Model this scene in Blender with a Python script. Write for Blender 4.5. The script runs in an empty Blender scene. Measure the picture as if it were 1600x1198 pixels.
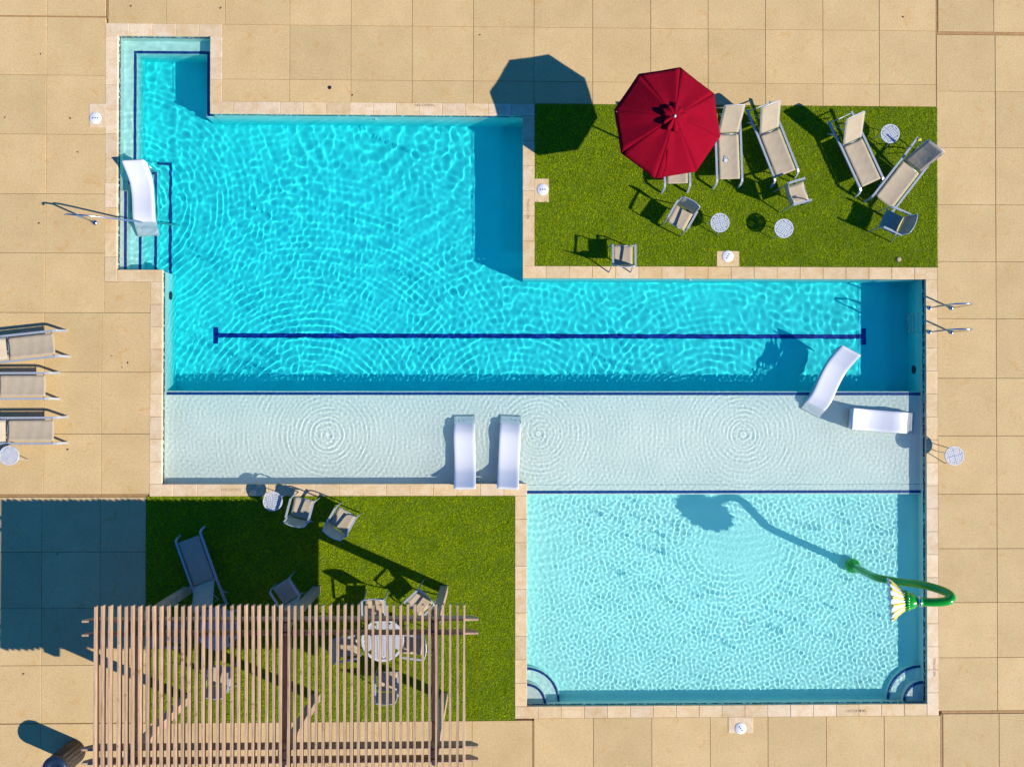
import bpy, bmesh, math, random
import numpy as np
from mathutils import Vector, Matrix

sc = bpy.context.scene
COL = sc.collection
R = math.radians

# ------------------------------------------------------------------ camera
F_PX, CAM_H = 1109.0, 18.5
cam = bpy.data.cameras.new('camera')
cam_ob = bpy.data.objects.new('camera', cam)
COL.objects.link(cam_ob)
CROT = (Matrix.Rotation(.00073196, 3, 'Z') @ Matrix.Rotation(-.01697386, 3, 'Y')
        @ Matrix.Rotation(.00694889, 3, 'X'))
cam_ob.location = (0, 0, CAM_H)
cam_ob.rotation_euler = CROT.to_euler()
cam.sensor_width = 36
cam.lens = 36 * F_PX / 1600
cam.clip_end = 400
sc.camera = cam_ob

# ------------------------------------------------------------------ light
EL, AZ = R(34.2), R(24)
world = bpy.data.worlds.new('World')
sc.world = world
world.use_nodes = True
wt = world.node_tree
sky = wt.nodes.new('ShaderNodeTexSky')
sky.sky_type = 'NISHITA'
sky.sun_disc = False
sky.sun_elevation = EL
sky.sun_rotation = R(114)
sky.air_density = 1.0
sky.dust_density = 0.0
sky.ozone_density = 6.0
grade = wt.nodes.new('ShaderNodeMix')
grade.data_type = 'RGBA'; grade.blend_type = 'MULTIPLY'
grade.inputs[0].default_value = 1.0
grade.inputs[7].default_value = (.27, 1.2, 2.1, 1)
wt.links.new(sky.outputs[0], grade.inputs[6])
wt.links.new(grade.outputs[2], wt.nodes['Background'].inputs[0])
wt.nodes['Background'].inputs[1].default_value = 0.06
sun = bpy.data.lights.new('sun', 'SUN')
sun.energy = 5.0
sun.angle = R(.5)
sun.color = (1.0, .93, .80)
sun.cycles.is_caustics_light = True
sun_ob = bpy.data.objects.new('sun', sun)
COL.objects.link(sun_ob)
SUN_DIR = Vector((-math.cos(EL) * math.cos(AZ), math.cos(EL) * math.sin(AZ), -math.sin(EL)))
sun_ob.rotation_euler = SUN_DIR.to_track_quat('-Z', 'Y').to_euler()
sun_ob.location = (12, -5, 20)

sc.view_settings.view_transform = 'Standard'
sc.view_settings.look = 'None'
sc.view_settings.exposure = 0.35
sc.view_settings.gamma = 1
sc.view_settings.use_curve_mapping = False
sc.cycles.use_denoising = True
sc.cycles.max_bounces = 8
sc.cycles.transparent_max_bounces = 8
sc.cycles.sample_clamp_indirect = 6

rng = random.Random(7)
nrng = np.random.default_rng(5)


# ------------------------------------------------------------------ helpers
def at(u, v, z=0.0):
    """point of the place at height z seen at photo pixel u, v"""
    d = CROT @ Vector((u - 800, 599 - v, -F_PX))
    t = (z - CAM_H) / d.z
    return Vector((d.x * t, d.y * t, z))


WATER_Z = -0.12


def under(u, v, depth):
    """the same for a point below the water"""
    d = (CROT @ Vector((u - 800, 599 - v, -F_PX))).normalized()
    p = at(u, v, WATER_Z)
    s = Vector((d.x, d.y, 0)) / 1.33
    c = math.sqrt(1 - s.length_squared)
    t = depth / c
    return Vector((p.x + s.x * t, p.y + s.y * t, WATER_Z - depth))


def smooth(a, b, x):
    t = np.clip((x - a) / (b - a), 0, 1)
    return t * t * (3 - 2 * t)


class MB:
    def __init__(s):
        s.v, s.f, s.sm = [], [], []

    def quadbox(s, pts, sm=False):
        b = len(s.v)
        s.v += [tuple(p) for p in pts]
        for q in ((0, 3, 2, 1), (4, 5, 6, 7), (0, 1, 5, 4), (1, 2, 6, 5), (2, 3, 7, 6), (3, 0, 4, 7)):
            s.f.append(tuple(b + i for i in q)); s.sm.append(sm)
        return s

    def box(s, a, c):
        x0, y0, z0 = a; x1, y1, z1 = c
        return s.quadbox([(x0, y0, z0), (x1, y0, z0), (x1, y1, z0), (x0, y1, z0),
                          (x0, y0, z1), (x1, y0, z1), (x1, y1, z1), (x0, y1, z1)])

    def slab(s, a, c, bev=.006):
        """box with a chamfered upper edge"""
        x0, y0, z0 = a; x1, y1, z1 = c
        b = len(s.v)
        for z, e in ((z0, 0), (z1 - bev, 0), (z1, bev)):
            s.v += [(x0 + e, y0 + e, z), (x1 - e, y0 + e, z), (x1 - e, y1 - e, z), (x0 + e, y1 - e, z)]
        for k in (0, 4):
            for i in range(4):
                j = (i + 1) % 4
                s.f.append((b + k + i, b + k + j, b + k + 4 + j, b + k + 4 + i)); s.sm.append(False)
        s.f.append((b + 8, b + 9, b + 10, b + 11)); s.sm.append(False)
        s.f.append((b + 3, b + 2, b + 1, b)); s.sm.append(False)
        return s

    def tube(s, pts, r, n=10, rect=None, caps=True, up=Vector((0, 0, 1))):
        """sweep a circle (or a rect = (half width, half height)) along points; r may be a list"""
        pts = [Vector(p) for p in pts]
        m = len(pts)
        rr = r if isinstance(r, (list, tuple)) else [r] * m
        b = len(s.v)
        prev = None
        for i, p in enumerate(pts):
            t = (pts[min(i + 1, m - 1)] - pts[max(i - 1, 0)]).normalized()
            if rect:
                side = t.cross(up)
                if side.length < 1e-4:
                    side = prev or Vector((0, 1, 0))
                side.normalize(); nn = side.cross(t).normalized(); prev = side
            else:
                if prev is None:
                    a = Vector((0, 0, 1)) if abs(t.z) < .9 else Vector((0, 1, 0))
                    side = t.cross(a).normalized()
                else:
                    side = (prev - t * prev.dot(t)).normalized()
                nn = side.cross(t).normalized(); prev = side
            if rect:
                for sx, sy in ((-1, -1), (1, -1), (1, 1), (-1, 1)):
                    s.v.append(tuple(p + side * sx * rect[0] + nn * sy * rect[1]))
            else:
                for k in range(n):
                    a = 2 * math.pi * k / n
                    s.v.append(tuple(p + (side * math.cos(a) + nn * math.sin(a)) * rr[i]))
        c = 4 if rect else n
        for i in range(m - 1):
            for k in range(c):
                k2 = (k + 1) % c
                s.f.append((b + i * c + k, b + i * c + k2, b + (i + 1) * c + k2, b + (i + 1) * c + k))
                s.sm.append(not rect)
        if caps:
            s.f.append(tuple(b + k for k in range(c))[::-1]); s.sm.append(False)
            s.f.append(tuple(b + (m - 1) * c + k for k in range(c))); s.sm.append(False)
        return s

    def lathe(s, prof, n=24, c=(0, 0, 0), M=None):
        b = len(s.v)
        for r, z in prof:
            for k in range(n):
                a = 2 * math.pi * k / n
                p = Vector((r * math.cos(a), r * math.sin(a), z))
                p = (M @ p) if M else p + Vector(c)
                s.v.append(tuple(p))
        for i in range(len(prof) - 1):
            for k in range(n):
                k2 = (k + 1) % n
                s.f.append((b + i * n + k, b + i * n + k2, b + (i + 1) * n + k2, b + (i + 1) * n + k)); s.sm.append(True)
        for i, rev in ((0, True), (len(prof) - 1, False)):
            if prof[i][0] > 1e-4:
                q = tuple(b + i * n + k for k in range(n))
                s.f.append(q[::-1] if rev else q); s.sm.append(False)
        return s

    def sheet(s, grid, th=0.0, sm=True):
        """grid[i][j] of points; th > 0 gives it thickness downwards along the local normal"""
        ni, nj = len(grid), len(grid[0])
        g = [[Vector(p) for p in row] for row in grid]
        b = len(s.v)
        for row in g:
            s.v += [tuple(p) for p in row]
        for i in range(ni - 1):
            for j in range(nj - 1):
                s.f.append((b + i * nj + j, b + (i + 1) * nj + j, b + (i + 1) * nj + j + 1, b + i * nj + j + 1)); s.sm.append(sm)
        if th:
            b2 = len(s.v)
            for i in range(ni):
                for j in range(nj):
                    du = g[min(i + 1, ni - 1)][j] - g[max(i - 1, 0)][j]
                    dv = g[i][min(j + 1, nj - 1)] - g[i][max(j - 1, 0)]
                    nn = du.cross(dv)
                    nn = nn.normalized() if nn.length > 1e-9 else Vector((0, 0, 1))
                    s.v.append(tuple(g[i][j] - nn * th))
            for i in range(ni - 1):
                for j in range(nj - 1):
                    s.f.append((b2 + i * nj + j, b2 + i * nj + j + 1, b2 + (i + 1) * nj + j + 1, b2 + (i + 1) * nj + j)); s.sm.append(sm)
            ring = [(i, 0) for i in range(ni)] + [(ni - 1, j) for j in range(1, nj)] + \
                   [(i, nj - 1) for i in range(ni - 2, -1, -1)] + [(0, j) for j in range(nj - 2, 0, -1)]
            for k in range(len(ring)):
                a, c = ring[k], ring[(k + 1) % len(ring)]
                s.f.append((b + a[0] * nj + a[1], b2 + a[0] * nj + a[1], b2 + c[0] * nj + c[1], b + c[0] * nj + c[1])); s.sm.append(False)
        return s

    def mesh(s, name, m):
        me = bpy.data.meshes.new(name)
        me.from_pydata(s.v, [], s.f)
        me.polygons.foreach_set('use_smooth', s.sm)
        me.materials.append(m)
        bm = bmesh.new(); bm.from_mesh(me)
        bmesh.ops.recalc_face_normals(bm, faces=bm.faces)
        bm.to_mesh(me); bm.free()
        return me

    def build(s, name, m, parent=None, loc=None, rot=None, wet=False):
        return link(name, s.mesh(name, m), parent, loc, rot, wet)


def link(name, me, parent=None, loc=None, rot=None, wet=False):
    o = bpy.data.objects.new(name, me)
    COL.objects.link(o)
    if parent: o.parent = parent
    if loc is not None: o.location = loc
    if rot is not None: o.rotation_euler = rot
    if wet: o.cycles.is_caustics_receiver = True
    return o


def tag(o, label=None, cat=None, group=None, kind=None):
    if label: o['label'] = label
    if cat: o['category'] = cat
    if group: o['group'] = group
    if kind: o['kind'] = kind
    return o


def empty(name, loc=(0, 0, 0), rz=0.0):
    o = bpy.data.objects.new(name, None)
    o.empty_display_size = .1
    COL.objects.link(o)
    o.location = loc
    o.rotation_euler = (0, 0, rz)
    return o


def copy_thing(o, parent=None):
    c = o.copy(); COL.objects.link(c)
    if parent:
        c.parent = parent
    for ch in KIDS.get(o.name, []) if False else [x for x in o.children]:
        copy_thing(ch, c)
    return c


KIDS = {}


# ------------------------------------------------------------------ materials
def nodemat(name):
    m = bpy.data.materials.new(name); m.use_nodes = True
    return m, m.node_tree.nodes, m.node_tree.links, m.node_tree.nodes['Principled BSDF']


def N(ns, kind, **kw):
    n = ns.new(kind)
    for k, v in kw.items():
        if k in n.inputs: n.inputs[k].default_value = v
        else: setattr(n, k, v)
    return n


def ramp(ns, ls, src, stops):
    r = ns.new('ShaderNodeValToRGB')
    e = r.color_ramp.elements
    while len(e) < len(stops): e.new(.5)
    for i, (p, c) in enumerate(stops):
        e[i].position = p
        e[i].color = (*c, 1) if len(c) == 3 else c
    ls.new(src, r.inputs[0])
    return r.outputs[0]


def mix(ns, ls, kind, fac, a, b):
    m = ns.new('ShaderNodeMix'); m.data_type = 'RGBA'; m.blend_type = kind
    for i, x in ((0, fac), (6, a), (7, b)):
        if isinstance(x, (int, float)): m.inputs[i].default_value = x
        elif isinstance(x, tuple): m.inputs[i].default_value = (*x, 1)
        else: ls.new(x, m.inputs[i])
    return m.outputs[2]


def g3(v): return (v, v, v)


def plain(name, col, rough=.6, metal=0.0, var=.08, scale=12.0, bump=0.0, bscale=80.0, objvar=.06, spec=.5, coat=0.0, stretch=None):
    m, ns, ls, b = nodemat(name)
    b.inputs['Roughness'].default_value = rough
    b.inputs['Metallic'].default_value = metal
    b.inputs['Specular IOR Level'].default_value = spec
    b.inputs['Coat Weight'].default_value = coat
    tc = ns.new('ShaderNodeTexCoord')
    vec = tc.outputs['Object']
    if stretch:
        mp = N(ns, 'ShaderNodeMapping'); mp.inputs['Scale'].default_value = stretch
        ls.new(vec, mp.inputs[0]); vec = mp.outputs[0]
    nz = N(ns, 'ShaderNodeTexNoise', Scale=scale, Detail=5.0, Roughness=.6)
    oi = ns.new('ShaderNodeObjectInfo')
    ls.new(vec, nz.inputs['Vector'])
    f = ramp(ns, ls, nz.outputs[0], [(.3, g3(1 - var)), (.7, g3(1 + var))])
    o = ramp(ns, ls, oi.outputs['Random'], [(0, g3(1 - objvar)), (1, g3(1 + objvar))])
    c = mix(ns, ls, 'MULTIPLY', 1.0, col, f)
    c = mix(ns, ls, 'MULTIPLY', 1.0, c, o)
    ls.new(c, b.inputs['Base Color'])
    if bump:
        n2 = N(ns, 'ShaderNodeTexNoise', Scale=bscale, Detail=3.0)
        ls.new(vec, n2.inputs['Vector'])
        bp = N(ns, 'ShaderNodeBump', Strength=bump, Distance=.01)
        ls.new(n2.outputs[0], bp.inputs['Height']); ls.new(bp.outputs[0], b.inputs['Normal'])
    return m


def mat_concrete():
    m, ns, ls, b = nodemat('sand_concrete')
    b.inputs['Roughness'].default_value = .85
    geo = ns.new('ShaderNodeNewGeometry'); oi = ns.new('ShaderNodeObjectInfo')
    P = geo.outputs['Position']
    fine = N(ns, 'ShaderNodeTexNoise', Scale=20.0, Detail=4.0, Roughness=.8); ls.new(P, fine.inputs['Vector'])
    blot = N(ns, 'ShaderNodeTexNoise', Scale=1.3, Detail=5.0, Roughness=.6); ls.new(P, blot.inputs['Vector'])
    stain = N(ns, 'ShaderNodeTexNoise', Scale=2.6, Detail=6.0, Roughness=.65, Distortion=.6); ls.new(P, stain.inputs['Vector'])
    f = ramp(ns, ls, fine.outputs[0], [(.28, (.81, .78, .73)), (.5, (.99, .99, .99)), (.72, (1.13, 1.13, 1.12))])
    bl = ramp(ns, ls, blot.outputs[0], [(.3, (.93, .92, .89)), (.7, (1.06, 1.07, 1.1))])
    st = ramp(ns, ls, stain.outputs[0], [(.56, (1, 1, 1)), (.76, (.92, .77, .56))])
    ob = ramp(ns, ls, oi.outputs['Random'], [(0, (.93, .925, .91)), (1, (1.05, 1.045, 1.04))])
    c = mix(ns, ls, 'MULTIPLY', 1.0, (.625, .44, .20), f)
    for x in (bl, st, ob):
        c = mix(ns, ls, 'MULTIPLY', 1.0, c, x)
    ls.new(c, b.inputs['Base Color'])
    bp = N(ns, 'ShaderNodeBump', Strength=.5, Distance=.012)
    ls.new(fine.outputs[0], bp.inputs['Height']); ls.new(bp.outputs[0], b.inputs['Normal'])
    return m


def mat_coping():
    m, ns, ls, b = nodemat('coping_limestone')
    b.inputs['Roughness'].default_value = .8
    geo = ns.new('ShaderNodeNewGeometry'); oi = ns.new('ShaderNodeObjectInfo')
    P = geo.outputs['Position']
    fine = N(ns, 'ShaderNodeTexNoise', Scale=34.0, Detail=4.0, Roughness=.7); ls.new(P, fine.inputs['Vector'])
    blot = N(ns, 'ShaderNodeTexNoise', Scale=3.5, Detail=5.0, Roughness=.65, Distortion=.5); ls.new(P, blot.inputs['Vector'])
    f = ramp(ns, ls, fine.outputs[0], [(.25, (.76, .72, .66)), (.5, (1, 1, 1)), (.75, (1.12, 1.12, 1.12))])
    bl = ramp(ns, ls, blot.outputs[0], [(.35, (.93, .85, .72)), (.6, (1.04, 1.05, 1.08))])
    c = mix(ns, ls, 'MULTIPLY', 1.0, oi.outputs['Color'], f)
    c = mix(ns, ls, 'MULTIPLY', 1.0, c, bl)
    ls.new(c, b.inputs['Base Color'])
    bp = N(ns, 'ShaderNodeBump', Strength=.6, Distance=.012)
    ls.new(fine.outputs[0], bp.inputs['Height']); ls.new(bp.outputs[0], b.inputs['Normal'])
    return m


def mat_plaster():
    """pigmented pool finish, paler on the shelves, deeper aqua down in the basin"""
    m, ns, ls, b = nodemat('pool_plaster_water_tint')
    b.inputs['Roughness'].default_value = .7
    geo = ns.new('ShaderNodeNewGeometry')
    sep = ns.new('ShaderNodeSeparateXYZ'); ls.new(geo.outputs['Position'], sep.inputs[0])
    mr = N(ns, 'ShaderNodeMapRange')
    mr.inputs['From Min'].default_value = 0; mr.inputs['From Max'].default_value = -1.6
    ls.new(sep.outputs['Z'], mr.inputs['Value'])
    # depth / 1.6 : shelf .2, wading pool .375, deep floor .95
    c = ramp(ns, ls, mr.outputs[0], PLASTER_WATER_TINT)
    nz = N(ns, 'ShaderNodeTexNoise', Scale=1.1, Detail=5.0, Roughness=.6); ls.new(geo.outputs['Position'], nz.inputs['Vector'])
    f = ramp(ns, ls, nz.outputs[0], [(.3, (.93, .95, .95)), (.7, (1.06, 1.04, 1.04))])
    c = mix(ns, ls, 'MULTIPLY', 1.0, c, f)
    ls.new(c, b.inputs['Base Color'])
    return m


PLASTER_WATER_TINT = [(.0, (.77, .80, .73)), (.2, (.77, .80, .725)), (.35, (.43, .86, .81)), (.55, (.05, .76, .76)), (.73, (.008, .77, .81))]  # light lost in the water, put into the plaster colour, stronger with depth


def mat_tile(name, c1, c2, size, c3=None):
    m, ns, ls, b = nodemat(name)
    b.inputs['Roughness'].default_value = .25
    geo = ns.new('ShaderNodeNewGeometry')
    sc_ = N(ns, 'ShaderNodeVectorMath', operation='SCALE'); sc_.inputs['Scale'].default_value = 1 / size
    ls.new(geo.outputs['Position'], sc_.inputs[0])
    fl = N(ns, 'ShaderNodeVectorMath', operation='FLOOR'); ls.new(sc_.outputs[0], fl.inputs[0])
    wn = ns.new('ShaderNodeTexWhiteNoise'); wn.noise_dimensions = '3D'; ls.new(fl.outputs[0], wn.inputs['Vector'])
    st = [(0, c1), (.55, c2)]
    if c3: st.append((.8, c3))
    r = ramp(ns, ls, wn.outputs['Value'], st)
    r.node.color_ramp.interpolation = 'CONSTANT' if c3 else 'LINEAR'
    ls.new(r, b.inputs['Base Color'])
    return m


def mat_grass(name, dark, pale):
    m, ns, ls, b = nodemat(name)
    b.inputs['Roughness'].default_value = .6
    b.inputs['Specular IOR Level'].default_value = .04
    geo = ns.new('ShaderNodeNewGeometry')
    big = N(ns, 'ShaderNodeTexNoise', Scale=1.6, Detail=4.0, Roughness=.6); ls.new(geo.outputs['Position'], big.inputs['Vector'])
    c = ramp(ns, ls, geo.outputs['Random Per Island'], [(0, dark), (.75, pale), (1, (pale[0] * 1.5, pale[1] * 1.25, pale[2] * 1.5))])  # random green tone for each blade
    f = ramp(ns, ls, big.outputs[0], [(.3, (.80, .85, .8)), (.7, (1.15, 1.1, 1.1))])
    c = mix(ns, ls, 'MULTIPLY', 1.0, c, f)
    ls.new(c, b.inputs['Base Color'])
    tr = ns.new('ShaderNodeBsdfTranslucent'); ls.new(c, tr.inputs[0])
    mx = ns.new('ShaderNodeMixShader'); mx.inputs[0].default_value = .22
    ls.new(b.outputs[0], mx.inputs[1]); ls.new(tr.outputs[0], mx.inputs[2])
    ls.new(mx.outputs[0], ns['Material Output'].inputs[0])
    return m


def mat_wood():
    m, ns, ls, b = nodemat('weathered_wood')
    b.inputs['Roughness'].default_value = .75
    tc = ns.new('ShaderNodeTexCoord'); oi = ns.new('ShaderNodeObjectInfo')
    add = N(ns, 'ShaderNodeVectorMath', operation='ADD')
    cx = ns.new('ShaderNodeCombineXYZ'); ls.new(oi.outputs['Random'], cx.inputs[1])
    k = N(ns, 'ShaderNodeVectorMath', operation='SCALE'); k.inputs['Scale'].default_value = 40
    ls.new(cx.outputs[0], k.inputs[0])
    ls.new(tc.outputs['Object'], add.inputs[0]); ls.new(k.outputs[0], add.inputs[1])
    mp = N(ns, 'ShaderNodeMapping'); mp.inputs['Scale'].default_value = (14, 1.1, 14)
    ls.new(add.outputs[0], mp.inputs[0])
    nz = N(ns, 'ShaderNodeTexNoise', Scale=2.2, Detail=6.0, Roughness=.65, Distortion=.3); ls.new(mp.outputs[0], nz.inputs['Vector'])
    c = ramp(ns, ls, nz.outputs[0], [(.25, (.27, .165, .095)), (.5, (.49, .33, .205)), (.75, (.60, .43, .285))])
    kn = N(ns, 'ShaderNodeTexNoise', Scale=5.0, Detail=2.0); ls.new(add.outputs[0], kn.inputs['Vector'])
    kf = ramp(ns, ls, kn.outputs[0], [(.24, (.55, .48, .45)), (.34, (1, 1, 1))])
    c = mix(ns, ls, 'MULTIPLY', 1.0, c, kf)
    o = ramp(ns, ls, oi.outputs['Random'], [(0, (.86, .85, .86)), (1, (1.12, 1.08, 1.05))])
    c = mix(ns, ls, 'MULTIPLY', 1.0, c, o)
    ls.new(c, b.inputs['Base Color'])
    bp = N(ns, 'ShaderNodeBump', Strength=.4, Distance=.005)
    ls.new(nz.outputs[0], bp.inputs['Height']); ls.new(bp.outputs[0], b.inputs['Normal'])
    return m


def mat_fabric(name, col, weave=260.0, var=.05):
    m, ns, ls, b = nodemat(name)
    b.inputs['Roughness'].default_value = .9
    b.inputs['Specular IOR Level'].default_value = .08
    tc = ns.new('ShaderNodeTexCoord'); oi = ns.new('ShaderNodeObjectInfo')
    nz = N(ns, 'ShaderNodeTexNoise', Scale=4.0, Detail=6.0, Roughness=.7); ls.new(tc.outputs['Object'], nz.inputs['Vector'])
    f = ramp(ns, ls, nz.outputs[0], [(.3, g3(1 - var)), (.7, g3(1 + var))])
    o = ramp(ns, ls, oi.outputs['Random'], [(0, g3(.94)), (1, g3(1.06))])
    c = mix(ns, ls, 'MULTIPLY', 1.0, col, f); c = mix(ns, ls, 'MULTIPLY', 1.0, c, o)
    ls.new(c, b.inputs['Base Color'])
    n2 = N(ns, 'ShaderNodeTexNoise', Scale=9.0, Detail=4.0); ls.new(tc.outputs['Object'], n2.inputs['Vector'])
    bp = N(ns, 'ShaderNodeBump', Strength=.35, Distance=.02)
    ls.new(n2.outputs[0], bp.inputs['Height']); ls.new(bp.outputs[0], b.inputs['Normal'])
    return m


M_CONC = mat_concrete()
M_COPE = mat_coping()
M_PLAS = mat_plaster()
M_SAND = plain('joint_sand', (.38, .25, .12), .95, var=.2, scale=20)
M_SEAL = plain('joint_sealant', (.40, .22, .08), .8, var=.2, scale=8)
M_TRIM = mat_tile('navy_trim_tile', (.004, .035, .17), (.008, .07, .27), .05)
M_LANE = mat_tile('navy_lane_tile', (.002, .012, .16), (.006, .035, .30), .075)
M_BAND = mat_tile('waterline_mosaic', (.006, .03, .08), (.02, .12, .20), .05, (.45, .6, .62))
M_TURF = mat_grass('turf_blades', (.16, .26, .001), (.40, .53, .001))
M_SOIL = plain('turf_backing', (.09, .14, .003), .95, var=.3, scale=30)
M_WOOD = mat_wood()
M_SLING = mat_fabric('tan_sling_fabric', (.465, .38, .262))
M_ALU = plain('silver_painted_metal', (.43, .46, .49), .38, .25, var=.05, scale=6)
M_WHITE = plain('white_moulded_plastic', (.69, .70, .72), .25, var=.02, scale=3, objvar=.02, coat=.3)
M_TABLE = plain('pale_grey_table_paint', (.54, .56, .60), .4, var=.05, scale=8)
M_RED = mat_fabric('crimson_canopy_fabric', (.255, .001, .013), var=.10)
M_STEEL = plain('polished_steel', (.62, .62, .63), .15, 1.0, var=.03)
M_GREEN = plain('glossy_green_paint', (.008, .36, .008), .2, var=.05, coat=.5)
M_PETAL = plain('white_petal_paint', (.82, .83, .82), .3, var=.03)
M_YELL = plain('yellow_petal_paint', (.80, .66, .03), .35, var=.05)
M_DARK = plain('black_plastic', (.015, .015, .018), .5)
M_LID = plain('white_lid_plastic', (.78, .78, .78), .45, var=.04)
M_BIN = plain('brown_aggregate', (.05, .036, .024), .8, var=.6, scale=22, bump=.6)
M_BINTOP = plain('dark_blue_lid', (.015, .03, .06), .35)
M_INK = plain('faded_paint_marking', (.44, .31, .19), .9, var=.4, scale=25)
M_ORANGE = plain('orange_wrapper', (.85, .20, .03), .4)
M_BLUE = plain('blue_wrapper', (.03, .10, .45), .4)
M_LEAF = plain('dry_leaf', (.09, .05, .025), .9, objvar=.4)

# ------------------------------------------------------------------ pool outline (metres)
XA, XB, XC, XE, XG, XI = -9.93, -7.51, .61, 11.235, .685, -8.755
YA, YC, YD, YJ, YH, YF = 9.16, 7.15, 2.905, 3.04, -2.50, -8.28
Y_SHELF = at(800, 611).y          # edge where the sun shelf drops into the deep water
Y_WADE = under(1130, 772, .2).y   # edge where it drops into the wading pool
Z_SHELF, Z_WADE, Z_DEEP = -.32, -.56, -1.17
E_ = .05                          # how far pieces run into the walls

pool = tag(empty('pool'), kind='structure')


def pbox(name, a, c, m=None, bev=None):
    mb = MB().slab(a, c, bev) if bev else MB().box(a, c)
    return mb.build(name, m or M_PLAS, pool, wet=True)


# walls: thin boxes just outside each edge
T = .25
zt, zb = -.062, -1.8
e = .003
for a, c in [((XA, YA, zb), (XB, YA + T, zt)), ((XB, YC + e, zb), (XB + T, YA - e, zt)), ((XB + e, YC, zb), (XC - e, YC + T, zt)),
             ((XC, YD + e, zb), (XC + T, YC - e, zt)), ((XC + e, YD, zb), (XE - e, YD + T, zt)), ((XE, YF + e, zb), (XE + T, YD - e, zt)),
             ((XG + e, YF - T, zb), (XE - e, YF, zt)), ((XG - T, YF + e, zb), (XG, YH - e, zt)), ((XI + e, YH - T, zb), (XG - e, YH, zt)),
             ((XI - T, YH + e, zb), (XI, YJ - e, zt)), ((XA + e, YJ - T, zb), (XI - e, YJ, zt)), ((XA - T, YJ + e, zb), (XA, YA - e, zt))]:
    pbox('pool_wall', a, c)
# waterline tile
q = .007
for a, c in [((XA + q, YA - q), (XB - q, YA + q)), ((XB - q, YC + e), (XB + q, YA - e)), ((XB - e, YC - q), (XC - q, YC + q)),
             ((XC - q, YD + e), (XC + q, YC - q)), ((XC - e, YD - q), (XE - q, YD + q)), ((XE - q, YF + q), (XE + q, YD - e)),
             ((XG + q, YF - q), (XE - q, YF + q)), ((XG - q, YF + e), (XG + q, YH + e)), ((XI + q, YH - q), (XG + e, YH + q)),
             ((XI - q, YH + e), (XI + q, YJ + e)), ((XA + q, YJ - q), (XI + e, YJ + q)), ((XA - q, YJ + e), (XA + q, YA - e))]:
    MB().box((*a, -.20), (*c, -.063)).build('waterline_tile', M_BAND, pool, wet=True)

# floors
pbox('deep_floor', (XA - E_, Y_SHELF - .1, Z_DEEP - .3), (XE + E_, YA + E_, Z_DEEP))
pbox('sun_shelf', (XI - E_, YH - E_, zb), (XE + E_, Y_SHELF, Z_SHELF), bev=.02)
pbox('sun_shelf', (XG - E_, Y_WADE, zb), (XE + E_, YH - E_, Z_SHELF))
pbox('wading_floor', (XG - E_, YF - E_, zb), (XE + E_, Y_WADE + .02, Z_WADE))

# bench round the alcove and the entry steps
BX, BY, BR = under(214, 150, .36).x, under(250, 85, .36).y, under(323, 130, .36).x
ZB = WATER_Z - .36
S = [(under(199, 350, .15).x, under(190, 298, .15).y, WATER_Z - .15),
     (under(222, 350, .40).x, under(200, 283, .40).y, WATER_Z - .40),
     (under(246, 350, .67).x, under(240, 268, .67).y, WATER_Z - .67),
     (under(269, 350, .93).x, under(250, 253, .93).y, WATER_Z - .93)]
pbox('bench', (XA - E_, S[1][1], zb), (BX, YA + E_, ZB))
pbox('bench', (BX, BY, zb), (BR, YA + E_, ZB))
pbox('bench', (BR, YC + .02, zb), (XB + E_, YA + E_, ZB))
for i, (sx, sy, sz) in enumerate(S):
    z0 = S[i + 1][2] if i < 3 else zb
    pbox('step', (XA - E_, YJ - E_, z0), (min(sx, XI + .0) if i == 3 else sx, sy, sz))
# rounded corner steps of the wading pool
for cx, sgn in ((XG, 1), (XE, -1)):
    for r, dz in ((.92, .31), (.55, .13)):
        a0 = 0 if sgn > 0 else math.pi / 2
        pr = [(cx - sgn * E_, YF - E_)] + [(cx + r * math.cos(a0 + t * math.pi / 32), YF + r * math.sin(a0 + t * math.pi / 32)) for t in range(17)]
        if sgn > 0:
            pr.insert(1, (cx + r, YF - E_)); pr.append((cx - E_, YF + r))
        else:
            pr.insert(1, (cx + E_, YF + r)); pr.append((cx - r, YF - E_))
        me = bpy.data.meshes.new('corner_step')
        n = len(pr)
        top = WATER_Z - dz
        me.from_pydata([(x, y, zb) for x, y in pr] + [(x, y, top) for x, y in pr], [],
                       [tuple(range(n, 2 * n))] + [(i, (i + 1) % n, n + (i + 1) % n, n + i) for i in range(n)])
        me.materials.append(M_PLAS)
        bm = bmesh.new(); bm.from_mesh(me); bmesh.ops.recalc_face_normals(bm, faces=bm.faces); bm.to_mesh(me); bm.free()
        link('corner_step', me, pool, wet=True)
        arc = MB()
        R0, R1 = r - .075, r - .015
        g = [[(cx + rr * math.cos(a0 + t * math.pi / 32), YF + rr * math.sin(a0 + t * math.pi / 32), top + .004) for rr in (R0, R1)] for t in range(17)]
        arc.sheet(g, .02).build('trim_tile_strip', M_TRIM, pool, wet=True)


def strip(x0, y0, x1, y1, z):
    MB().box((min(x0, x1), min(y0, y1), z - .02), (max(x0, x1), max(y0, y1), z + .004)).build('trim_tile_strip', M_TRIM, pool, wet=True)


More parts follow.
